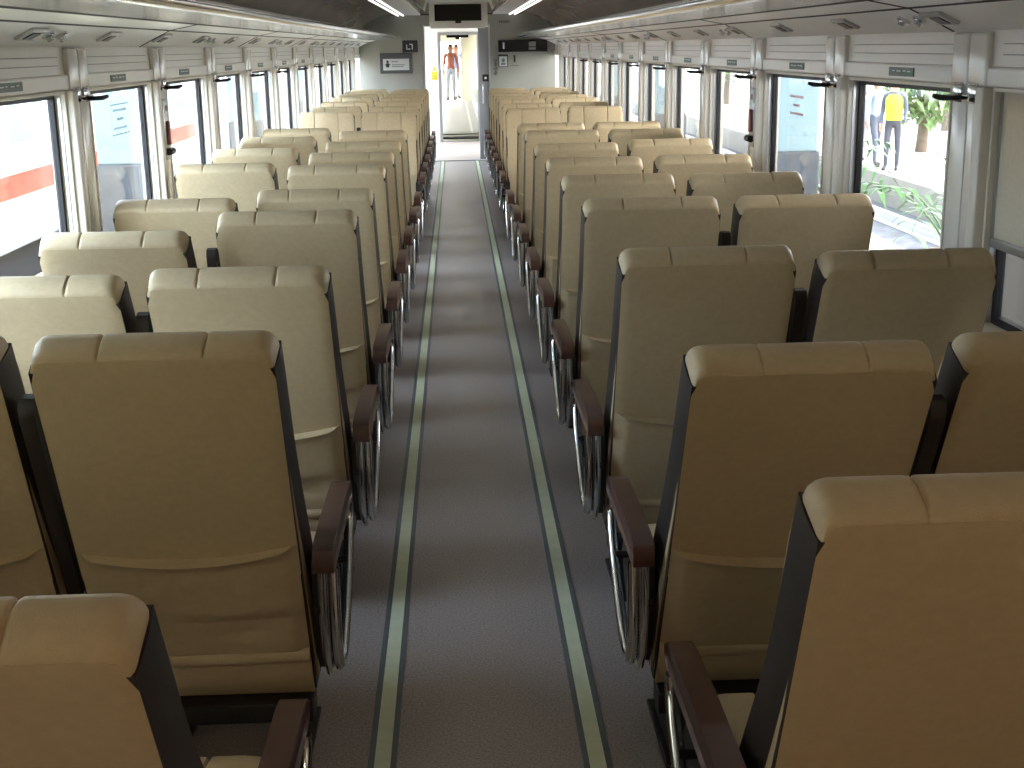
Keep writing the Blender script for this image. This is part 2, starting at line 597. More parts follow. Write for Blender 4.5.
def mesh_pocket(seed):
    rnd = random.Random(seed)
    folds = []
    for i in range(rnd.randint(3, 5)):
        folds.append((rnd.uniform(-.2, .2), rnd.uniform(.10, .26), rnd.uniform(-.7, .7) + (1.1 if rnd.random() < .5 else -1.1) * .35, rnd.uniform(.012, .024), rnd.uniform(.005, .013) * rnd.choice((1, 1, -1)), rnd.uniform(.05, .14)))
    tilt = rnd.uniform(-.008, .008)
    bm = bmesh.new()
    def f(u, v):
        x = (-1 + 2 * u)
        xx = x * .222
        s = .080 + (sag(xx) + tilt * x - .080) * v
        e = smoothstep(.86, 1, abs(x))
        t = -.016 - .012 * (1 - x * x) * v
        w = 0
        for (cx, cs, ang, wid, amp, ln) in folds:
            dx, ds = xx - cx, s - cs
            a = dx * math.cos(ang) + ds * math.sin(ang)
            b = -dx * math.sin(ang) + ds * math.cos(ang)
            w += amp * math.exp(-(b / wid) ** 2 - (a / ln) ** 2)
        t -= w * (1 - e) * min(1, (1 - v) * 5) * min(1, v * 6)
        t = t * (1 - e) + (-.004) * e
        # rolled hem along the top edge
        t -= .009 * math.exp(-((1 - v) / .035) ** 2) * (1 - e)
        return (xx, t, s)
    sheet(bm, f, lambda u, v: (f(u, v)[0], .004, f(u, v)[2]), 40, 30)
    return bm

def mesh_band():
    bm = bmesh.new()
    n = 10
    def f(u, v):
        x = -.222 + .444 * u
        a = -PI / 2 + PI * v
        return (x, -.010 - .013 * math.cos(a), .064 + .018 * math.sin(a) - .004 * (1 - (x / .2) ** 2))
    sheet(bm, f, lambda u, v: (f(u, v)[0], .002, f(u, v)[2]), 16, n)
    return bm

def mesh_lower():
    bm = bmesh.new()
    def f(u, v):
        x = -.222 + .444 * u
        return (x, -.010 - .006 * math.sin(PI * v), -.055 + .108 * v)
    sheet(bm, f, lambda u, v: (f(u, v)[0], .006, f(u, v)[2]), 10, 6)
    return bm

def mesh_cushion():
    bm = bmesh.new()
    X = [-.230, -.224, -.205, -.16] + [.16, .205, .224, .230]
    for p in PLEATS:
        X += [p - .012, p - .005, p, p + .005, p + .012]
    X = sorted(X + [0])
    prof = [(.02, .31), (.02, .425), (.08, .440), (.20, .432), (.34, .438), (.43, .448), (.475, .440), (.497, .415), (.497, .36), (.480, .315), (.45, .30)]
    rows = []
    for (y, z) in prof:
        row = []
        for x in X:
            e = max(0, abs(x) - .19) / .032
            zz = z - (.016 * e * e if z > .40 else 0) - (pleat(x) * .006 if z > .40 else 0)
            yy = y - (pleat(x) * .006 if y > .44 else 0) - (.014 * e * e if y > .44 else 0)
            row.append(bm.verts.new((x, yy, zz)))
        rows.append(row)
    n = len(rows)
    for j in range(n):
        for i in range(len(X) - 1):
            bm.faces.new((rows[j][i], rows[j][i + 1], rows[(j + 1) % n][i + 1], rows[(j + 1) % n][i]))
    bm.faces.new([r[0] for r in rows])
    bm.faces.new([r[-1] for r in rows][::-1])
    return bm

def mesh_frame():
    bm = bmesh.new()
    box(bm, -.215, .215, .02, .44, .245, .30, bev=.006)
    box(bm, -.222, .222, -.035, .045, .185, .232, bev=.006)
    box(bm, -.19, -.16, .02, .42, .20, .25)
    box(bm, .16, .19, .02, .42, .20, .25)
    return bm
def mesh_leg(x, w=.05):
    bm = bmesh.new()
    extrude_profile(bm, [(.05, .26), (.36, .26), (.30, .10), (.32, .012), (.34, 0), (.06, 0), (.08, .012), (.11, .10)], 'x', x - w / 2, x + w / 2)
    box(bm, x - w / 2 - .015, x + w / 2 + .015, .04, .36, 0, .012, bev=.003)
    return bm
def mesh_footrest(sg):
    bm = bmesh.new()
    pts = [(-.15, .06, .21), (-.15, -.05, .16), (-.15, -.13, .09), (.15, -.13, .09), (.15, -.05, .16), (.15, .06, .21)]
    tube(bm, pts, .007, 8)
    return bm
def mesh_armrest(x, w):
    bm = bmesh.new()
    # side outline, slightly drooping to the front, rounded ends
    o = [(-.13, .575), (-.135, .600), (-.125, .622), (-.10, .632), (.10, .634), (.28, .628), (.335, .618), (.36, .602), (.362, .586), (.35, .575), (.28, .572), (.0, .572)]
    A = [(x - w / 2 + .006, 0), (x - w / 2, 1), (x + w / 2, 1), (x + w / 2 - .006, 0)]
    rings = []
    cy, cz = .11, .60
    for xx, full in A:
        rings.append([bm.verts.new((xx, (y if full else cy + (y - cy) * .975), (z if full else cz + (z - cz) * .8))) for y, z in o])
    n = len(o)
    for a, b in zip(rings, rings[1:]):
        for i in range(n):
            bm.faces.new((a[i], a[(i + 1) % n], b[(i + 1) % n], b[i]))
    bm.faces.new(rings[0][::-1]); bm.faces.new(rings[-1])
    return bm
def loop_pts():
    # D shaped loop: straight rear bar, bowed front bar, pinched bottom
    pts = []
    key = [(-.075, .565), (-.082, .50), (-.085, .43), (-.078, .375), (-.055, .335), (-.018, .318), (.03, .322), (.09, .345), (.16, .385), (.23, .435), (.285, .49), (.315, .535), (.318, .565)]
    return key
def mesh_loop(x, sg, inset):
    bm = bmesh.new()
    key = loop_pts()
    cy, cz = .11, .50
    k = 1 - inset
    pts = [(x, cy + (y - cy) * k, cz + (z - cz) * k if z < .56 else z) for y, z in key]
    # Catmull-Rom
    out = []
    P_ = [Vector(p) for p in pts]
    for i in range(len(P_) - 1):
        p0, p1, p2, p3 = P_[max(i - 1, 0)], P_[i], P_[i + 1], P_[min(i + 2, len(P_) - 1)]
        for j in range(4):
            t = j / 4
            out.append(.5 * ((2 * p1) + (p2 - p0) * t + (2 * p0 - 5 * p1 + 4 * p2 - p3) * t * t + (3 * p1 - p0 - 3 * p2 + p3) * t ** 3))
    out.append(P_[-1])
    tube(bm, out, .0125, 10, up=(1, 0, 0), sx=1.)
    return bm
def mesh_rear_bar(x):
    bm = bmesh.new()
    pts = [(x, -.085, .572), (x, -.094, .50), (x, -.096, .43), (x, -.086, .37), (x, -.058, .325), (x, -.015, .300), (x, .03, .302)]
    tube(bm, pts, [.017, .018, .018, .017, .015, .013, .010], 12, up=(1, 0, 0), sx=.55)
    return bm
def mesh_side_plate(x, sg):
    bm = bmesh.new()
    o = [(-.06, .57), (-.066, .44), (-.04, .35), (.0, .30), (.30, .30), (.40, .40), (.30, .57)]
    extrude_profile(bm, o, 'x', x - .006, x + .006)
    return bm
def mesh_spacer(x0, x1, y, z):
    bm = bmesh.new()
    cyl(bm, ((x0 + x1) / 2, y, z), .009, abs(x1 - x0), 'x', 10)
    return bm
def mesh_mid_arm():
    bm = bmesh.new()
    o = [(.0, .24), (.0, .70), (.006, .725), (.022, .74), (.045, .735), (.062, .71), (.066, .66), (.066, .24)]
    A = [(-.012, 0), (-.015, 1), (.015, 1), (.012, 0)]
    rings = []
    for xx, f in A:
        rings.append([bm.verts.new((xx, (y if f else .033 + (y - .033) * .85), (z if f else .49 + (z - .49) * .985))) for y, z in o])
    n = len(o)
    for a, b in zip(rings, rings[1:]):
        for i in range(n):
            bm.faces.new((a[i], a[(i + 1) % n], b[(i + 1) % n], b[i]))
    bm.faces.new(rings[0][::-1]); bm.faces.new(rings[-1])
    return bm

POCKETS = []
def build_seat(aisle, sg):
    """sg: +1 aisle (or wall) armrest at +x"""
    root = thing('train_seat', '', 'seat')
    back = link('backrest', mesh_backrest(), TAN, root, smooth=True, loc=(0, 0, .29))
    link('back_panel', mesh_back_panel(), TAN, back, smooth=True)
    pk = link('seat_pocket', mesh_pocket(1), TAN, back, smooth=True)
    link('pocket_band', mesh_band(), TAN, back, smooth=True)
    link('lower_panel', mesh_lower(), TAN, back, smooth=True)
    link('side_panel', mesh_side(-1), DARK, back, smooth=True)
    link('side_panel', mesh_side(1), DARK, back, smooth=True)
    if aisle:
        link('middle_armrest', mesh_mid_arm(), DARK, back, smooth=True, loc=(-sg * .2545, .010, 0))
    link('seat_cushion', mesh_cushion(), TAN, root, smooth=True)
    link('base_frame', mesh_frame(), BLACKF, root)
    link('leg', mesh_leg(-.15), BLACKF, root)
    link('leg', mesh_leg(.15), BLACKF, root)
    link('footrest', mesh_footrest(1), STEEL, root, smooth=True)
    x = sg * (.272 if aisle else .262)
    a = link('armrest', mesh_armrest(x, .044 if aisle else .036), ARM, root, smooth=True)
    if aisle:
        lp = link('armrest_loop', mesh_loop(sg * .287, sg, 0), CHROME, root, smooth=True)
        link('rear_bar', mesh_rear_bar(sg * .266), CHROME, lp, smooth=True)
        link('loop_spacer', mesh_spacer(sg * .246, sg * .287, -.075, .47), BLACKF, lp, smooth=True)
        link('loop_spacer', mesh_spacer(sg * .246, sg * .287, .24, .455), BLACKF, lp, smooth=True)
    link('side_plate', mesh_side_plate(sg * .244, sg), BLACKF, root)
    return root

PROTO = {}
for aisle in (True, False):
    for sg in (1, -1):
        PROTO[(aisle, sg)] = build_seat(aisle, sg)
pocket_meshes = []
for sd in range(1, 7):
    o = link('seat_pocket', mesh_pocket(sd), TAN, None, smooth=True)
    pocket_meshes.append(o.data)
    bpy.data.objects.remove(o)

used = set()
def place_seat(block, aisle, x, base, ang, facing, label, pocket):
    sg = (1 if block < 0 else -1) * (1 if aisle else -1)
    if facing: sg = -sg
    key = (aisle, sg)
    if key in used:
        o = dup(PROTO[key])
    else:
        o = PROTO[key]; used.add(key)
    o.location = (x, base, 0)
    o.rotation_euler = (0, 0, PI if facing else 0)
    for ch in o.children:
        if ch.name.startswith('backrest'):
            ch.rotation_euler = (ang, 0, 0)
            for g in ch.children:
                if g.name.startswith('seat_pocket'):
                    g.data = pocket_meshes[pocket % len(pocket_meshes)]
    o['label'] = label
    o['group'] = 'seats facing the camera in the far half of the car' if facing else 'seats turned away from the camera'
    return o

# ------------------------------------------------------------------ camera
F = 1300.; VP = (454.5, 47.5); ROLL = R(.9)
v = Vector(((VP[0] - 512) / F, (384 - VP[1]) / F, -1.))
kk = -math.sin(ROLL) * v.x + math.cos(ROLL) * v.y
u = Vector((-math.sin(ROLL), math.cos(ROLL), kk)).normalized()
v.normalize()
r_ = v.cross(u)
M3 = Matrix((r_, v, u))      # camera -> world
cam = bpy.data.cameras.new('camera')
cam.sensor_width = 36
cam.sensor_fit = 'HORIZONTAL'
cam.lens = F / 1024 * 36
cam.clip_start = .05
cam.clip_end = 500
co = bpy.data.objects.new('camera', cam)
COL.objects.link(co)
co.matrix_world = Matrix.Translation((CAMX, 0, CAMZ)) @ M3.to_4x4()
S.camera = co
def proj(p):
    q = M3.transposed() @ (Vector(p) - Vector((CAMX, 0, CAMZ)))
    return 512 + F * q.x / -q.z, 384 - F * q.y / -q.z

def fit(x, yimg, base, facing):
    """recline and base so that the top edge of the backrest shows at image height yimg"""
    sgn = 1 if facing else -1
    def top(a, b):
        y_, z_ = .055 * math.cos(a) - (L + .004) * math.sin(a), .29 + (L + .004) * math.cos(a) + .055 * math.sin(a)
        return proj((x, b - sgn * y_ if facing else b + y_, z_))[1]
    lo, hi = R(5), R(27)
    def err(a, b): return top(a, b) - yimg
    b = base
    for _ in range(40):
        elo, ehi = err(lo, b), err(hi, b)
        if elo * ehi <= 0:
            break
        # move the base a little towards a solvable position
        need_nearer = (elo < 0 and ehi < 0)      # shows too high -> nearer
        b += -.02 if need_nearer else .02
    a0, a1 = lo, hi
    for _ in range(40):
        m = (a0 + a1) / 2
        if err(a0, b) * err(m, b) <= 0: a1 = m
        else: a0 = m
    return (a0 + a1) / 2, b

XA, XW = .595, 1.105
rows_away = {   # top edge height in the photograph per seat, front row first
    (-1, True): [610, 334, 268, 211, 189.5, 165, 152.5, 141.5, 130.8],
    (-1, False): [None, 336, 277.5, 232.5, 199.5, 163.5, 148.5, 137, 128.5],
    (1, True): [477, 345, 247, 197, 174, 157, 143, 130, 123],
    (1, False): [None, 332, 250, 194.5, 172.5, 154.5, 138.5, 128.5, 121.5],
}
rows_face = {
    (-1, True): [112, 106, 101, 97, 93.7, 91.2, 89.2],
    (-1, False): [112, 106.5, 101.5, 97.3, 94, 91.4, 89.3],
    (1, True): [107.5, 103, 98.7, 95.4, 92.4, 90, 88],
    (1, False): [106, 101.5, 97.5, 94.3, 91.5, 89.2, 87.3],
}
n = 0
for (bl, ai), ys in rows_away.items():
    for i, yi in enumerate(ys):
        if yi is None: continue
        n += 1
        x = bl * (XA if ai else XW) - (.014 if bl < 0 and i == 1 else 0)
        a, b = fit(x, yi, 1.72 + .92 * i, False)
        look = 'tan seat turned away'
        if i == 0: look = 'orange-tinted tan seat turned away'
        lab = '%s, %s seat of the %s block, %s row from the camera' % (look, 'aisle' if ai else 'window', 'left' if bl < 0 else 'right', ORD[i])
        place_seat(bl, ai, x, b, a, False, lab, n * 5 + i)
for (bl, ai), ys in rows_face.items():
    for i, yi in enumerate(ys):
        n += 1
        x = bl * (XA if ai else XW)
        a, b = fit(x, yi, 10.75 + .92 * i, True)
        lab = 'tan seat facing the camera, %s seat of the %s block, %s row beyond the gap' % ('aisle' if ai else 'window', 'left' if bl < 0 else 'right', ORD[i])
        place_seat(bl, ai, x, b, a, True, lab, n)

# ------------------------------------------------------------------ coat hooks and hammer boxes on the pillars
def hook(s, k):
    y = pil0(k, s) + .18
    t = thing('coat_hook', 'chrome double coat hook with dark rods on the %s wall, %s pillar from the camera' % ('left' if s < 0 else 'right', ORD[k + 1]), 'coat hook',
              (s * (HW - .012), y, 1.475), 'coat hooks on the window pillars')
    for dy in (-.055, .055):
        bm = bmesh.new()
        box(bm, *sorted((0, -s * .012)), dy - .034, dy + .034, -.028, .028, bev=.005)
        box(bm, *sorted((-s * .010, -s * .030)), dy - .026, dy + .026, -.026, -.002, bev=.006)
        link('hook_plate', bm, CHROME, t, smooth=True)
    bm = bmesh.new()
    tube(bm, [(-s * .008, .0, -.012), (-s * .05, -.008, -.014), (-s * .085, -.016, -.012), (-s * .106, -.02, -.006)], [.008, .008, .009, .006], 10)
    link('hook_rod', bm, BLACKM, t, smooth=True)
    bm = bmesh.new()
    tube(bm, [(-s * .02, -.09, -.016), (-s * .025, .0, -.020), (-s * .02, .09, -.016)], .006, 8)
    link('hook_bar', bm, BLACKM, t, smooth=True)
for s in (-1, 1):
    for k in range(-1, 8):
        hook(s, k)
for s in (-1, 1):
    y = pil0(1, s) + .18
    t = thing('emergency_hammer_box', 'narrow wall box with red emergency hammer on the third pillar of the %s wall' % ('left' if s < 0 else 'right'), 'emergency hammer', (s * (HW - .012), y, 1.27), 'emergency hammers')
    def bx(*a, **k):
        x0, x1, *rest = a
        bm = bmesh.new(); box(bm, *sorted((-s * x0, -s * x1)), *rest, **k); return bm
    link('box_tray', bx(0, .016, -.05, .05, -.14, .14, bev=.008), STEEL, t, smooth=True)
    link('label_plate', bx(.016, .018, -.03, .03, .07, .125), STWHITE, t)
    bm = bmesh.new(); box(bm, *sorted((-s * .018, -s * .019)), -.02, .02, .085, .11)
    link('label_print', bm, ink((120, 60, 60)), t)
    link('hammer_handle', bx(.014, .030, -.018, .018, -.07, .04, bev=.007), mat('hammer_dull_red', (150, 92, 84), rough=.5), t, smooth=True)
    bm = bmesh.new(); cyl(bm, (-s * .026, 0, -.10), .016, .085, 'y', 14)
    link('hammer_head', bm, BLACKM, t, smooth=True)

# ------------------------------------------------------------------ end wall, doorway, signs
bm = bmesh.new()
DX0, DX1 = -.47, .45
box(bm, -HW, DX0, END, END + .10, 0, 2.3)
box(bm, DX1, HW, END, END + .10, 0, 2.3)
box(bm, DX0, DX1, END, END + .10, 1.92, 2.3)
struct(link('wall_end', bm, ENDM))
bm = bmesh.new()
box(bm, DX0 - .02, DX0, END - .012, END + .11, 0, 1.94)
box(bm, DX1, DX1 + .025, END - .012, END + .11, 0, 1.94)
struct(link('trim_1', bm, ALU))
bm = bmesh.new()
box(bm, DX0 - .05, DX1 + .05, END - .02, END, 2.075, 2.09)
box(bm, -1.25, DX0 - .05, END - .015, END, 2.078, 2.088)
box(bm, DX1 + .05, 1.25, END - .015, END, 2.078, 2.088)
struct(link('trim_2', bm, SEAM))

# sliding leaf pulled back at the right of the doorway
bm = bmesh.new()
box(bm, .30, DX1, END + .02, END + .07, .02, 1.9, bev=.006)
d = struct(link('door_1', bm, mat('door_leaf_grey', (140, 142, 146), rough=.35)))
bm = bmesh.new(); box(bm, .355, .445, END + .008, END + .022, 1.135, 1.235, bev=.006)
h = link('door_lock', bm, BLACKM, d)
bm = bmesh.new(); box(bm, .385, .415, END + .004, END + .01, 1.17, 1.20)
link('lock_mark', bm, STWHITE, h)
bm = bmesh.new(); tube(bm, [(.36, END + .02, 1.10), (.36, END - .02, 1.09), (.36, END - .02, .82), (.36, END + .02, .81)], .010, 8)
link('door_handle', bm, CHROME, d, smooth=True)

# monitor over the doorway
t = thing('monitor', 'black widescreen monitor in a white housing hanging above the doorway', 'monitor', (0, 17.6, 0))
bm = bmesh.new()
extrude_profile(bm, [(-.36, 2.2), (-.36, 1.90), (-.34, 1.865), (.36, 1.865), (.40, 1.90), (.40, 2.2)], 'y', 0, .35)
link('housing', bm, OFFW, t)
bm = bmesh.new(); box(bm, -.29, .32, -.012, .0, 1.955, 2.165, bev=.006)
sc = link('screen', bm, BLACK, t)
bm = bmesh.new(); box(bm, -.022, .055, -.014, .0, 1.925, 1.957, bev=.004)
link('sensor_box', bm, BLACKM, t)

YW = END
def plate(name, x0, x1, z0, z1, m, parent=None, d0=0., d1=.012, bev=0.):
    bm = bmesh.new(); box(bm, x0, x1, YW - d1, YW - d0, z0, z1, bev=bev)
    return link(name, bm, m, parent)
def signthing(name, lab, cat, group=None):
    return thing(name, lab, cat, (0, 0, 0), group)
def text(name, body, size, x, y, z, m, parent):
    cu = bpy.data.curves.new(name, 'FONT')
    cu.body = body; cu.size = size; cu.extrude = .001; cu.offset = .007
    cu.align_x = 'CENTER'; cu.align_y = 'CENTER'
    tmp = bpy.data.objects.new(name, cu)
    COL.objects.link(tmp)
    me = bpy.data.meshes.new_from_object(tmp.evaluated_get(bpy.context.evaluated_depsgraph_get()))
    bpy.data.objects.remove(tmp)
    me.materials.clear(); me.materials.append(m)
    o = bpy.data.objects.new(name, me)
    COL.objects.link(o)
    o.parent = parent
    o.location = (x, y, z); o.rotation_euler = (R(90), 0, 0)
    return o
# left side
t = signthing('seat_sign', 'small square black sign with a white mark on the end wall, left of the doorway', 'sign')
plate('sign_board', -.79, -.57, 1.565, 1.73, BLACKM, t, 0, .012, .003)
bm = bmesh.new()
for (a, b, c, e) in ((-.735, -.72, 1.60, 1.67), (-.735, -.675, 1.60, 1.615), (-.655, -.64, 1.60, 1.68), (-.69, -.64, 1.668, 1.68)):
    box(bm, a, b, YW - .014, YW - .011, c, e)
link('sign_mark', bm, PANELG, t)
t = signthing('display_frame', 'dark framed board with a pale panel on the left half of the end wall', 'notice board')
bm = bmesh.new()
box(bm, -1.12, -.655, YW - .03, YW, 1.27, 1.555, bev=.008)
link('frame', bm, DGREY, t)
plate('pale_panel', -1.075, -.70, 1.315, 1.475, PANELG, t, .028, .034)
bm = bmesh.new()
cyl(bm, (-1.01, YW - .035, 1.435), .018, .004, 'y', 14)
box(bm, -1.032, -.988, YW - .037, YW - .033, 1.355, 1.415, bev=.003)
box(bm, -1.05, -.97, YW - .037, YW - .033, 1.385, 1.398)
link('figure_mark', bm, BLACKM, t)
bm = bmesh.new()
for (a, b, z) in ((-.95, -.86, 1.43), (-.945, -.76, 1.385), (-.945, -.78, 1.36)):
    u_ = a
    rnd = random.Random(int(z * 1000))
    while u_ < b:
        w_ = rnd.uniform(.012, .024); box(bm, u_, min(b, u_ + w_), YW - .036, YW - .033, z, z + .012); u_ += w_ + .007
link('board_lettering', bm, DGREY, t)
# right side
t = signthing('information_display', 'long black information display on the end wall, right of the doorway', 'display')
plate('display_body', .59, 1.30, 1.545, 1.715, BLACK, t, 0, .05, .01)
text('display_digit', '1', .11, .668, YW - .052, 1.63, PANELG, t)
plate('display_sticker', 1.03, 1.13, 1.575, 1.685, ink((120, 124, 122)), t, .049, .052)
plate('sticker_band', 1.03, 1.13, 1.605, 1.62, BLACKM, t, .051, .0535)
t = signthing('framed_notice', 'small black framed notice under the display on the end wall', 'notice')
bm = bmesh.new()
for a in ((.59, .73, 1.485, 1.512), (.59, .73, 1.335, 1.345), (.59, .602, 1.345, 1.485), (.718, .73, 1.345, 1.485)):
    box(bm, a[0], a[1], YW - .012, YW, a[2], a[3])
link('frame', bm, BLACKM, t)
plate('notice_paper', .602, .718, 1.345, 1.485, PANELG, t, 0, .006)
bm = bmesh.new()
cyl(bm, (.66, YW - .007, 1.43), .026, .003, 'y', 16)
box(bm, .63, .69, YW - .009, YW - .006, 1.365, 1.395)
link('notice_print', bm, ink((96, 100, 100)), t)
t = signthing('car_number_sign', 'black figure 1 marking the car number on the end wall', 'number')
text('numeral', '1', .125, .825, YW - .002, 1.445, BLACKM, t)
bm = bmesh.new()
for i in range(8):
    box(bm, .765 + i * .016, .776 + i * .016, YW - .002, YW, 1.345, 1.358)
link('number_caption', bm, DGREY, t)
zs = [1.60, 1.54, 1.485, 1.43, 1.375, 1.315, 1.25]
for i, z in enumerate(zs):
    o = signthing('pictogram_sticker', 'small round pictogram sticker beside the doorway, %s from the top of its column' % ORD[i], 'sticker', 'column of pictogram stickers')
    m = ink((120, 120, 116)) if i < 3 else BLACKM
    bm = bmesh.new()
    ring = []
    tube(bm, [(.545 + .022 * math.cos(a * PI / 8), YW - .003, z + .022 * math.sin(a * PI / 8)) for a in range(16)], .004, 6, closed=True)
    link('sticker_ring', bm, m, o)
    bm = bmesh.new()
    if i % 2: box(bm, .530, .560, YW - .003, YW, z - .004, z + .004)
    else: box(bm, .539, .551, YW - .003, YW, z - .013, z + .013)
    link('sticker_print', bm, m, o)
t = signthing('name_plate', 'tiny dark lettered plate high on the end wall, right of the monitor', 'plate')
bm = bmesh.new()
for i in range(6):
    box(bm, .61 + i * .026, .628 + i * .026, YW - .004, YW, 1.955, 1.985)
link('plate_lettering', bm, ink((60, 64, 60)), t)

# ------------------------------------------------------------------ vestibule, gangway and next car beyond the doorway
VF = 23.4
struct(link('trim_3', newbox(DX0, DX1, END - .03, END + .05, 0, .012), ALU))
VFM = mat('vestibule_floor', (176, 166, 162), rough=.4, noise=.08, nscale=20)
struct(link('trim_4', newbox(-HW, HW, END + .05, VF, 0, .008), VFM))
bm = bmesh.new()
for s in (-1, 1):
    lo, hi = sorted((s * HW, s * OX))
    box(bm, lo, hi, END + .1, 20.0, -.05, 2.3)
    box(bm, lo, hi, 22.9, VF + .1, -.05, 2.3)
    box(bm, lo, hi, 20.0, 22.9, 2.0, 2.3)
box(bm, -OX, OX, END + .1, VF + .1, 2.12, 2.3)
struct(link('wall_vestibule', bm, WHITE))
IX0, IX1, IZ = -.28, .35, 1.83
bm = bmesh.new()
box(bm, -HW, IX0, VF, VF + .08, 0, 2.12)
box(bm, IX1, HW, VF, VF + .08, 0, 2.12)
box(bm, IX0, IX1, VF, VF + .08, IZ, 2.12)
struct(link('wall_vestibule_end', bm, WHITE))
bm = bmesh.new()
box(bm, IX0 - .05, IX0, VF - .02, VF + .09, 0, IZ + .05)
box(bm, IX1, IX1 + .05, VF - .02, VF + .09, 0, IZ + .05)
box(bm, IX0, IX1, VF - .02, VF + .09, IZ, IZ + .05)
struct(link('trim_5', bm, STEEL))
t = thing('warning_sticker', 'yellow warning sticker on the white panel beside the inner door', 'sticker', (-.40, VF, 1.18))
bm = bmesh.new(); box(bm, -.05, .05, -.004, 0, -.11, .04); 
link('sticker_base', bm, YELLOW, t)
bm = bmesh.new(); extrude_profile(bm, [(-.045, .05), (.045, .05), (0, .13)], 'y', -.004, 0)
link('warning_triangle', bm, ink((190, 150, 40)), t)
bm = bmesh.new(); box(bm, -.04, .04, -.006, -.003, -.06, -.045); box(bm, -.04, .04, -.006, -.003, -.09, -.075)
link('sticker_lettering', bm, ink((140, 100, 40)), t)
# gangway
bm = bmesh.new()
box(bm, -.55, .55, VF + .1, 25.2, -.05, .01)
g = struct(link('floor_gangway', bm, STEEL))
bm = bmesh.new(); box(bm, -.55, .55, 24.05, 24.13, .01, .03); box(bm, -.55, .55, 24.5, 24.6, .01, .02)
link('threshold_bar', bm, BLACKM, g)
bm = bmesh.new()
for i in range(8):
    y = VF + .1 + i * .21
    for s in (-1, 1):
        lo, hi = sorted((s * (.50 if i % 2 else .56), s * .66))
        box(bm, lo, hi, y, y + .2, -.05, 2.05)
box(bm, -.66, .66, VF + .08, 25.2, 2.0, 2.1)
struct(link('wall_gangway', bm, mat('gangway_grey_rubber', (150, 150, 152), rough=.6)))
# next car
NY0, NY1 = 25.2, 43.5
struct(link('floor_next_car', newbox(-1.45, 1.45, NY0, NY1, -.05, .03), mat('next_car_floor', (186, 176, 166), rough=.35, noise=.06, nscale=20)))
bm = bmesh.new()
for x in (-.32, .26):
    box(bm, x - .025, x + .025, NY0 + .1, 40.9, .03, .034)
struct(link('trim_6', bm, WHITE))
bm = bmesh.new()
box(bm, -1.5, -.36, NY0, NY0 + .06, .0, 2.2); box(bm, .44, 1.5, NY0, NY0 + .06, .0, 2.2); box(bm, -.36, .44, NY0, NY0 + .06, 1.95, 2.2)
box(bm, -1.5, -1.42, NY0, NY1, 0, 1.0); box(bm, -1.5, -1.42, NY0, NY1, 1.7, 2.25)
for i in range(6):
    box(bm, -1.5, -1.42, NY0 + i * 3.5, NY0 + i * 3.5 + .9, 1.0, 1.7)
box(bm, .62, .70, NY0, 33.0, 0, 2.25); box(bm, .62, .70, 36.5, 41, 0, 2.25); box(bm, .62, .70, 33, 36.5, 0, .8); box(bm, .62, .70, 33, 36.5, 1.75, 2.25)
box(bm, -1.5, 1.5, NY0, NY1, 2.2, 2.3)
box(bm, .14, 1.5, 41.2, 41.3, 0, 2.2)
box(bm, -1.5, .14, NY1 - .1, NY1, 0, .9); box(bm, -1.5, .14, NY1 - .1, NY1, 1.8, 2.2)
struct(link('wall_next_car', bm, mat('next_car_cream_panel', (222, 216, 196), rough=.45)))
t = thing('dark_framed_window', 'dark framed window in the cream partition of the next car', 'window', (.61, 0, 0))
bm = bmesh.new()
for a in ((33.0, 33.15, .8, 1.75), (36.35, 36.5, .8, 1.75), (33.15, 36.35, .8, .88), (33.15, 36.35, 1.67, 1.75)):
    box(bm, -.02, .10, *a)
link('frame', bm, DGREY, t)
bm = bmesh.new(); box(bm, .03, .036, 33.15, 36.35, .88, 1.67)
link('pane', bm, GLASS, t)
t = thing('small_monitor', 'small black monitor hanging from the ceiling of the next car beyond the doorway', 'monitor', (.02, 25.6, 0))
bm = bmesh.new(); box(bm, -.21, .21, 0, .06, 1.80, 1.90, bev=.008); link('screen', bm, BLACK, t)
bm = bmesh.new(); box(bm, -.04, .04, .01, .05, 1.77, 1.81); link('sensor_box', bm, BLACKM, t)
bm = bmesh.new(); box(bm, -.05, .05, .02, .05, 1.89, 2.2); link('mount', bm, OFFW, t)
t = thing('side_counter', 'low white counter along the right side of the next car', 'counter', (.5, 0, .03))
bm = bmesh.new(); box(bm, -.06, .11, 29.5, 38, 0, .40, bev=.02); link('counter_body', bm, WHITE, t)
bm = bmesh.new(); box(bm, -.10, .11, 29.4, 38.1, .40, .44, bev=.01); link('counter_top', bm, WHITE, t)

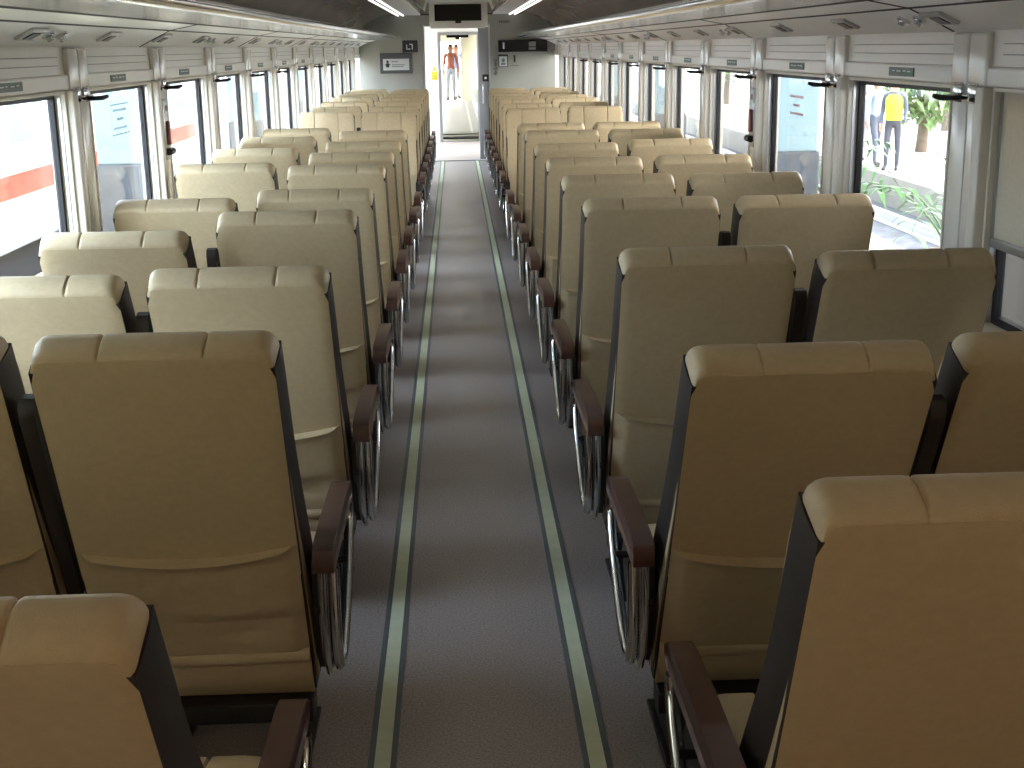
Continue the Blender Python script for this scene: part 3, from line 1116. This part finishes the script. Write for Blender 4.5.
# ------------------------------------------------------------------ people
SKIN = mat('skin', (176, 128, 100), rough=.55)
HAIR = mat('hair_black', (24, 20, 18), rough=.5)
def person(label, loc, rz, top, legs, shoes=(30, 30, 32), sleeves=True, height=1.68, pose='stand', vest=None):
    root = thing('person', label, 'person', loc, None, rz)
    k = height / 1.70
    V = []; E = []; RAD = []; ZONE = []
    def add(p, r, par=None, z='skin'):
        V.append(Vector(p) * k); RAD.append(r * k); ZONE.append(z)
        if par is not None: E.append((par, len(V) - 1))
        return len(V) - 1
    pel = add((0, 0, .94), (.125), None, 'legs')
    bel = add((0, .0, 1.08), (.118), pel, 'top')
    che = add((0, -.005, 1.26), (.128), bel, 'top')
    sho = add((0, -.01, 1.39), (.085), che, 'top')
    nec = add((0, .0, 1.455), (.056), sho)
    hea = add((0, .015, 1.535), (.092), nec)
    cro = add((0, .015, 1.615), (.108), hea)
    top_ = add((0, .010, 1.665), (.080), cro)
    stride = .10 if pose == 'walk' else .02
    for sg in (-1, 1):
        hip = add((sg * .085, 0, .88), .085, pel, 'legs')
        kne = add((sg * .095, sg * stride + .02, .48), .058, hip, 'legs')
        ank = add((sg * .10, sg * stride * 1.4, .09), .038, kne, 'legs')
        ball = add((sg * .11, sg * stride * 1.4 + .10, .045), .040, ank, 'shoe')
        toe = add((sg * .115, sg * stride * 1.4 + .17, .035), .030, ball, 'shoe')
        s1 = add((sg * .170, -.01, 1.385), .068, sho, 'top')
        elb = add((sg * .215, -.02 - sg * stride * .5, 1.10), .042, s1, 'top')
        wri = add((sg * .225, .08 - sg * stride, .88), .028, elb, 'top' if sleeves else 'skin')
        pal = add((sg * .225, .105 - sg * stride, .82), .026, wri)
        for f in range(4):
            fx = .225 + (f - 1.5) * .004
            oy = .105 - sg * stride + (f - 1.5) * .019
            ln = (.072, .082, .078, .060)[f]
            a = add((sg * fx, oy + .004, .785), .0095, pal)
            b = add((sg * (fx - .006), oy + .012, .785 - ln * .5), .009, a)
            add((sg * (fx - .018), oy + .018, .785 - ln), .008, b)
        tb = add((sg * .205, .140 - sg * stride, .81), .0105, pal)
        add((sg * .198, .155 - sg * stride, .775), .009, tb)
    me = bpy.data.meshes.new('person_body')
    bm = bmesh.new()
    sk = bm.verts.layers.skin.verify()
    vs = [bm.verts.new(p) for p in V]
    for a, b in E: bm.edges.new((vs[a], vs[b]))
    for i, vv in enumerate(vs):
        wx = 1.25 if ZONE[i] == 'top' and i in (bel, che) else 1.
        vv[sk].radius = (RAD[i], RAD[i])
        vv[sk].use_root = (i == pel)
    bm.to_mesh(me); bm.free()
    tmp = bpy.data.objects.new('tmp', me); COL.objects.link(tmp)
    tmp.modifiers.new('s', 'SKIN'); ss = tmp.modifiers.new('u', 'SUBSURF'); ss.levels = 1; ss.render_levels = 1
    full = bpy.data.meshes.new_from_object(tmp.evaluated_get(bpy.context.evaluated_depsgraph_get()))
    bpy.data.objects.remove(tmp)
    full.name = 'body'
    mats = {'skin': SKIN, 'top': ink(top), 'legs': ink(legs), 'shoe': ink(shoes)}
    full.materials.clear()
    order = ['skin', 'top', 'legs', 'shoe']
    for z in order: full.materials.append(mats[z])
    for p in full.polygons:
        p.use_smooth = True
        c = p.center
        best, bd = 'skin', 9
        for a, b in E:
            d_ = V[b] - V[a]
            tt = max(0, min(1, (c - V[a]).dot(d_) / max(d_.length_squared, 1e-9)))
            dd = (V[a] + d_ * tt - c).length - (RAD[a] + (RAD[b] - RAD[a]) * tt)
            if dd < bd:
                bd = dd; best = ZONE[b] if tt > .25 else ZONE[a]
        p.material_index = order.index(best)
    body = bpy.data.objects.new('body', full); COL.objects.link(body); body.parent = root
    # hair cap, nose, eyes, mouth, ears
    bm = bmesh.new()
    def hf(u_, w_):
        a = 2 * PI * u_; el = PI / 2 * w_
        rr = .096
        x = math.cos(a) * math.cos(el) * rr * .86; y = math.sin(a) * math.cos(el) * rr * .98; z = math.sin(el) * rr
        drop = .055 * (1 - w_) * (1 if math.sin(a) < .3 else -.2)
        return ((x) * k, (.008 + y) * k, (1.625 + z - drop) * k)
    grid(bm, hf, 18, 7)
    link('hair', bm, HAIR, root, smooth=True)
    bm = bmesh.new()
    tube(bm, [Vector((0, .095, 1.585)) * k, Vector((0, .112, 1.555)) * k], [.008, .014], 8)
    for sg in (-1, 1):
        tube(bm, [Vector((sg * .080, .01, 1.60)) * k, Vector((sg * .092, .005, 1.585)) * k, Vector((sg * .082, .01, 1.56)) * k], .011, 6)
    link('nose_and_ears', bm, SKIN, root, smooth=True)
    bm = bmesh.new()
    for sg in (-1, 1):
        cyl(bm, Vector((sg * .030, .094, 1.592)) * k, .009, .01, 'y', 8)
    box(bm, -.022 * k, .022 * k, .088 * k, .096 * k, 1.523 * k, 1.530 * k)
    link('eyes_and_mouth', bm, ink((60, 36, 32)), root)
    if vest:
        bm = bmesh.new()
        rings = []
        for z, rx, ry in ((.93, .150, .135), (1.05, .150, .132), (1.2, .165, .140), (1.32, .168, .125), (1.40, .120, .095)):
            rings.append([bm.verts.new((rx * math.cos(a * PI / 10) * k, (-.005 + ry * math.sin(a * PI / 10)) * k, z * k)) for a in range(20)])
        for a, b in zip(rings, rings[1:]):
            for i in range(20): bm.faces.new((a[i], a[(i + 1) % 20], b[(i + 1) % 20], b[i]))
        bm.faces.new(rings[0][::-1]); bm.faces.new(rings[-1])
        link('vest', bm, ink(vest), root, smooth=True)
    return root

person('person in a yellow safety vest and dark trousers standing on the far platform', (7.98, 24.0, -.71), R(150), (60, 70, 90), (52, 58, 72), vest=(226, 240, 40))
person('person in a pale blue shirt walking beside the yellow vested person on the platform', (7.95, 24.9, -.71), R(200), (150, 170, 196), (70, 78, 96), pose='walk')
person('person in a pinkish top standing at the edge of the window view on the platform', (8.0, 26.2, -.71), R(170), (196, 150, 160), (110, 100, 116))
person('person in an orange top standing far off in the next car', (-.17, 41.3, .03), R(180), (150, 78, 44), (176, 178, 186))
person('person in a pale blue shirt standing far off in the next car', (.0, 42.5, .03), R(200), (112, 132, 176), (176, 178, 186), pose='walk')

# ------------------------------------------------------------------ outside
CONC = mat('pale_concrete', (150, 146, 138), rough=.8, noise=.08, nscale=2)
BALL = mat('dark_ballast', (84, 88, 96), rough=.95, noise=.5, nscale=6, bump=.8, bscale=9)
struct(link('ground', newbox(-60, 60, -30, 140, -1.6, -1.25), BALL))
struct(link('platform_right', newbox(7.65, 26, -20, 120, -1.3, -.71, bev=.02), CONC))
struct(link('platform_middle', newbox(2.1, 5.3, -20, 120, -1.3, -.80, bev=.02), CONC))
struct(link('platform_left', newbox(-4.25, -2.1, -20, 120, -1.3, -.5, bev=.02), mat('yellowish_paving', (186, 178, 150), rough=.8, noise=.08, nscale=3)))
RAIL = mat('rail_steel', (226, 226, 226), rough=.35, metal=.6)
for x, lab in ((5.86, 'inner'), (6.93, 'outer')):
    bm = bmesh.new()
    extrude_profile(bm, [(x + a, z + .36) for a, z in [(- .07, -1.61), ( .07, -1.61), ( .02, -1.57), ( .02, -1.48), ( .04, -1.46), ( .04, -1.43), (- .04, -1.43), (- .04, -1.46), (- .02, -1.48), (- .02, -1.57)]], 'y', -10, 120)
    tag(link('rail', bm, RAIL), 'shiny steel rail on dark ballast, %s of the two beside the far platform' % lab, 'rail', 'track rails')
COLB = mat('pale_blue_column_paint', (112, 138, 146), rough=.5)
COLD = mat('dark_column_base', (58, 66, 76), rough=.7, noise=.35, nscale=9)
for sx, nm in ((1, 'right'), (-1, 'left')):
    zb = -.80 if sx > 0 else -.5
    for i in range(3):
        y = 13.5 + 8.0 * i
        t = thing('platform_column', 'pale blue platform column with dark base outside the %s windows, %s from the camera' % (nm, ORD[i]), 'column', (sx * 3.46, y, 0), 'platform columns')
        bm = bmesh.new(); box(bm, -.23, .23, 0, .46, .52, 4.6, bev=.02); link('painted_shaft', bm, COLB, t)
        bm = bmesh.new(); box(bm, -.25, .25, -.02, .48, zb, .52, bev=.02); link('dark_base', bm, COLD, t)
CAN = mat('canopy_sheet', (170, 160, 144), rough=.6)
t = thing('sky_blocking_canopy', 'unseen grey canopy roof added over the columns to dim the right windows', 'canopy', (0, 0, 0))  # roof out of view, added to cut sky light from the right
bm = bmesh.new()
extrude_profile(bm, [(1.95, 4.35), (3.6, 4.60), (6.6, 4.40), (6.6, 4.46), (3.6, 4.68), (1.95, 4.42)], 'y', -14, 60)
link('roof_sheet', bm, CAN, t)
for i in range(10):
    bm = bmesh.new(); box(bm, 2.0, 6.5, -10.1 + 8 * i - .4, -10.1 + 8 * i - .25, 4.22, 4.38); link('cross_beam', bm, CAN, t)
t = thing('light_blocking_cabinet', 'added dark cabinet blocking light below the half lowered blind at the right border', 'cabinet', (2.2, 0, -.80))  # added blocker, keeps daylight off the near right window seats
CABM = mat('cabinet_dark_paint', (44, 46, 50), rough=.5)
bm = bmesh.new(); box(bm, 0, .8, .4, 5.35, 0, 2.35, bev=.02); link('cabinet_body', bm, CABM, t)
for i in range(4):
    bm = bmesh.new(); box(bm, -.015, .01, .46 + 1.21 * i, 1.62 + 1.21 * i, .12, 2.22, bev=.006); dd = link('cabinet_door', bm, CABM, t)
    bm = bmesh.new(); box(bm, -.035, -.012, 1.50 + 1.21 * i, 1.53 + 1.21 * i, 1.05, 1.25, bev=.004); link('handle', bm, STEEL, dd)
# neighbouring train on the left
TX = -4.7
TW = mat('coach_white_paint', (226, 228, 230), rough=.3)
t = thing('passenger_coach', 'white passenger coach with an orange red stripe standing outside the left windows', 'train', (0, 0, 0))
bm = bmesh.new()
prof = [(TX, -.22), (TX, 1.75), (TX - .12, 2.25), (TX - .5, 2.6), (TX - 1.4, 2.75), (TX - 2.3, 2.6), (TX - 2.68, 2.25), (TX - 2.8, 1.75), (TX - 2.8, -.22)]
extrude_profile(bm, prof, 'y', 6.0, 24.5)
link('coach_body', bm, TW, t)
bm = bmesh.new(); box(bm, TX - .01, TX + .008, 6.0, 24.5, .16, .40); link('red_stripe', bm, mat('coach_red_stripe', (212, 58, 40), rough=.35), t)
bm = bmesh.new(); box(bm, TX - .01, TX + .008, 6.0, 24.5, -.36, -.18); sb = link('sill_band', bm, mat('coach_sill_grey', (150, 156, 164), rough=.5), t)
bm = bmesh.new()
rnd = random.Random(5)
for zz in (-.25, -.31):
    y = 10.0
    while y < 20:
        w_ = rnd.uniform(.05, .12)
        box(bm, TX + .006, TX + .012, y, y + w_, zz, zz + .035); y += w_ + (.04 if rnd.random() < .85 else .25)
link('sill_lettering', bm, STWHITE, sb)
bm = bmesh.new(); box(bm, TX - 2.5, TX - .12, 7, 24, -1.15, -.36); link('underframe', bm, mat('coach_underframe', (50, 54, 62), rough=.8), t)
CG = mat('coach_window_glass', (120, 140, 156), rough=.1)
for i in range(7):
    y = 10.2 + 1.9 * i
    bm = bmesh.new(); box(bm, TX - .01, TX + .010, y, y + 1.15, .72, 1.32, bev=.004); link('coach_window', bm, CG, t)
for y in (8, 10.2, 20.5, 22.7):
    bm = bmesh.new(); cyl(bm, (TX - .6, y, -.84), .41, .14, 'x', 28); link('wheel', bm, MATS['coach_underframe'], t, smooth=True)

# planting on the platforms
LEAFM = mat('leaf_green', (74, 110, 66), rough=.5, noise=.35, nscale=3)
LEAFL = mat('leaf_light_green', (116, 146, 92), rough=.5, noise=.3, nscale=3)
BARK = mat('bark', (96, 84, 72), rough=.9, noise=.3, nscale=12)
def leaf(bm, p, d, w, ln):
    d = d.normalized(); s_ = d.cross(Vector((0, 0, 1)))
    s_ = s_.normalized() if s_.length > .01 else Vector((1, 0, 0))
    a = bm.verts.new(p); b = bm.verts.new(p + d * ln * .5 + s_ * w + Vector((0, 0, .02))); c = bm.verts.new(p + d * ln - Vector((0, 0, ln * .25))); e = bm.verts.new(p + d * ln * .5 - s_ * w + Vector((0, 0, .02)))
    bm.faces.new((a, b, c, e))
def tree(label, loc, h, rx, rz_, n, m, seed):
    rnd = random.Random(seed)
    t = thing('tree', label, 'tree', loc, 'trees beyond the far platform')
    bm = bmesh.new(); tube(bm, [(0, 0, 0), (.06, .03, h * .3), (-.03, 0, h * .6), (.02, 0, h * .85)], [.13, .10, .08, .04], 10); link('trunk', bm, BARK, t, smooth=True)
    bm = bmesh.new()
    for i in range(n):
        while True:
            q = Vector((rnd.uniform(-1, 1), rnd.uniform(-1, 1), rnd.uniform(-1, 1)))
            if .25 < q.length < 1: break
        p = Vector((q.x * rx, q.y * rx, h * .62 + q.z * rz_))
        leaf(bm, p, Vector((rnd.uniform(-1, 1), rnd.uniform(-1, 1), rnd.uniform(-.6, .5))), rnd.uniform(.05, .1), rnd.uniform(.2, .4))
    link('crown', bm, m, t)
tree('light green leafy tree beyond the platform, nearest behind the yellow vested person', (12.9, 34.5, -.71), 4.2, 1.5, 1.7, 1500, LEAFL, 1)
tree('low bushy light green tree behind the yellow vested person on the far platform', (9.95, 28.0, -.71), 3.0, 1.0, 1.3, 1600, LEAFL, 9)
tree('dark green tree on the far platform, second beyond the yellow vested person', (13.2, 46, -.71), 5.0, 2.2, 2.2, 1500, LEAFM, 2)
tree('tall light green tree far along the platform, seen through the third right window', (10.6, 52, -.71), 5.2, 1.8, 2.4, 1500, LEAFL, 3)
tree('broad green tree far along the platform, seen through the fourth right window', (11.5, 70, -.71), 6, 2.6, 2.6, 1500, LEAFM, 4)
def palm(label, loc, n, ln, seed):
    rnd = random.Random(seed)
    t = thing('potted_palm', label, 'plant', loc, 'palms on the middle platform')
    bm = bmesh.new(); tube(bm, [(0, 0, 0), (0, 0, .05), (0, 0, .38), (0, 0, .42)], [.16, .17, .22, .23], 18); link('pot', bm, mat('terracotta_pot', (150, 120, 104), rough=.8), t, smooth=True)
    for i in range(n):
        a = 2 * PI * i / n + rnd.uniform(-.3, .3); el = rnd.uniform(.75, 1.35)
        bm = bmesh.new()
        prev = Vector((0, 0, .40)); pts = [prev]
        for j in range(1, 9):
            q = j / 8
            e2 = el - q * q * 1.5
            prev = prev + Vector((math.cos(a) * math.cos(e2), math.sin(a) * math.cos(e2), math.sin(e2))) * ln / 8
            pts.append(prev)
        tube(bm, pts, [.012 - .001 * j for j in range(9)], 6)
        for j in range(3, 9):
            dd = (pts[j] - pts[j - 1]).normalized(); sd = dd.cross(Vector((0, 0, 1))).normalized()
            for sg in (-1, 1):
                leaf(bm, pts[j], dd * .5 + sd * sg + Vector((0, 0, -.25)), .028, .34 * (1.1 - abs(j - 5) * .09))
        link('frond', bm, LEAFM, t)
palm('potted palm with drooping fronds on the middle platform outside the big right window', (4.78, 12.5, -.80), 11, 1.55, 3)
palm('second potted palm further along the middle platform outside the right windows', (4.9, 17.5, -.80), 9, 1.2, 8)

# ------------------------------------------------------------------ light
w = bpy.data.worlds.new('overcast_sky'); S.world = w
w.use_nodes = True
nt = w.node_tree
bg = nt.nodes['Background']
sky = nt.nodes.new('ShaderNodeTexSky')
sky.sky_type = 'NISHITA'
sky.sun_disc = False
sky.sun_elevation = R(55); sky.sun_rotation = R(120)
sky.air_density = 1.0; sky.dust_density = 3.0
mixn = nt.nodes.new('ShaderNodeMix'); mixn.data_type = 'RGBA'
mixn.inputs['Factor'].default_value = .8
mixn.inputs['B'].default_value = (.80, .92, 1.0, 1)
gain = nt.nodes.new('ShaderNodeMix'); gain.data_type = 'RGBA'; gain.blend_type = 'MULTIPLY'
gain.inputs['Factor'].default_value = 1.
gain.inputs['B'].default_value = (.18, .18, .18, 1)
nt.links.new(sky.outputs[0], gain.inputs['A'])
nt.links.new(gain.outputs['Result'], mixn.inputs['A'])
# paler, warmer haze towards +x (sun side), bluer clear sky towards -x
tcw = nt.nodes.new('ShaderNodeTexCoord'); sx = nt.nodes.new('ShaderNodeSeparateXYZ'); mr = nt.nodes.new('ShaderNodeMapRange')
mr.inputs['From Min'].default_value = -.9; mr.inputs['From Max'].default_value = .9
cm_ = nt.nodes.new('ShaderNodeMix'); cm_.data_type = 'RGBA'
cm_.inputs['A'].default_value = (.74, .93, 1.12, 1); cm_.inputs['B'].default_value = (.92, .87, .80, 1)
nt.links.new(tcw.outputs['Generated'], sx.inputs[0]); nt.links.new(sx.outputs['X'], mr.inputs['Value'])
nt.links.new(mr.outputs['Result'], cm_.inputs['Factor']); nt.links.new(cm_.outputs['Result'], mixn.inputs['B'])
nt.links.new(mixn.outputs['Result'], bg.inputs['Color'])
bg.inputs['Strength'].default_value = 14.5

def portal(name, loc, rot, sx, sy):
    l = bpy.data.lights.new(name, 'AREA'); l.shape = 'RECTANGLE'; l.size = sx; l.size_y = sy
    l.cycles.is_portal = True
    o = bpy.data.objects.new(name, l); COL.objects.link(o); o.location = loc; o.rotation_euler = rot
for s in (-1, 1):
    for k in KS:
        portal('window_daylight', (s * (OX + .012), pil0(k, s) - .515, (ZB + ZT) / 2), (R(90), 0, R(90) * s), 1.03, ZT - ZB)
    portal('vestibule_daylight', (s * 1.6, 21.45, 1.0), (R(90), 0, R(90) * s), 2.9, 2.0)

# warm lamp in the front end of the car, over the camera
lt = thing('ceiling_lamp', 'small warm ceiling lamp at the front end of the car', 'lamp', (.2, -.6, 2.2))
bm = bmesh.new(); cyl(bm, (0, 0, .03), .12, .03, 'z', 24); link('lamp_housing', bm, OFFW, lt, smooth=True)
l = bpy.data.lights.new('warm_lamp', 'AREA'); l.shape = 'DISK'; l.size = .22; l.energy = 8.5; l.color = (1., .55, .28)
o = bpy.data.objects.new('warm_lamp', l); COL.objects.link(o); o.location = (.2, -.6, 2.2)
# wall and closed door at the front end of the car, behind the camera
bm = bmesh.new()
box(bm, -OX, -.42, Y0 - .1, Y0, 0, 2.3); box(bm, .42, OX, Y0 - .1, Y0, 0, 2.3); box(bm, -.42, .42, Y0 - .1, Y0, 1.9, 2.3)
struct(link('wall_front', bm, ENDM))
dr = struct(link('door_2', newbox(-.44, .44, Y0 - .07, Y0 - .03, 0, 1.92, bev=.006), MATS['door_leaf_grey']))
bm = bmesh.new(); tube(bm, [(.34, Y0 - .03, 1.10), (.34, Y0 + .01, 1.09), (.34, Y0 + .01, .82), (.34, Y0 - .03, .81)], .010, 8)
link('door_handle', bm, CHROME, dr, smooth=True)

# ------------------------------------------------------------------ view
S.view_settings.view_transform = 'Standard'
S.view_settings.look = 'None'
S.view_settings.gamma = 1
S.view_settings.use_curve_mapping = False
S.view_settings.exposure = .25
S.cycles.max_bounces = 10
S.cycles.diffuse_bounces = 6
S.cycles.glossy_bounces = 4
S.cycles.transparent_max_bounces = 12
S.cycles.caustics_reflective = False
S.cycles.caustics_refractive = False
S.cycles.sample_clamp_indirect = 8
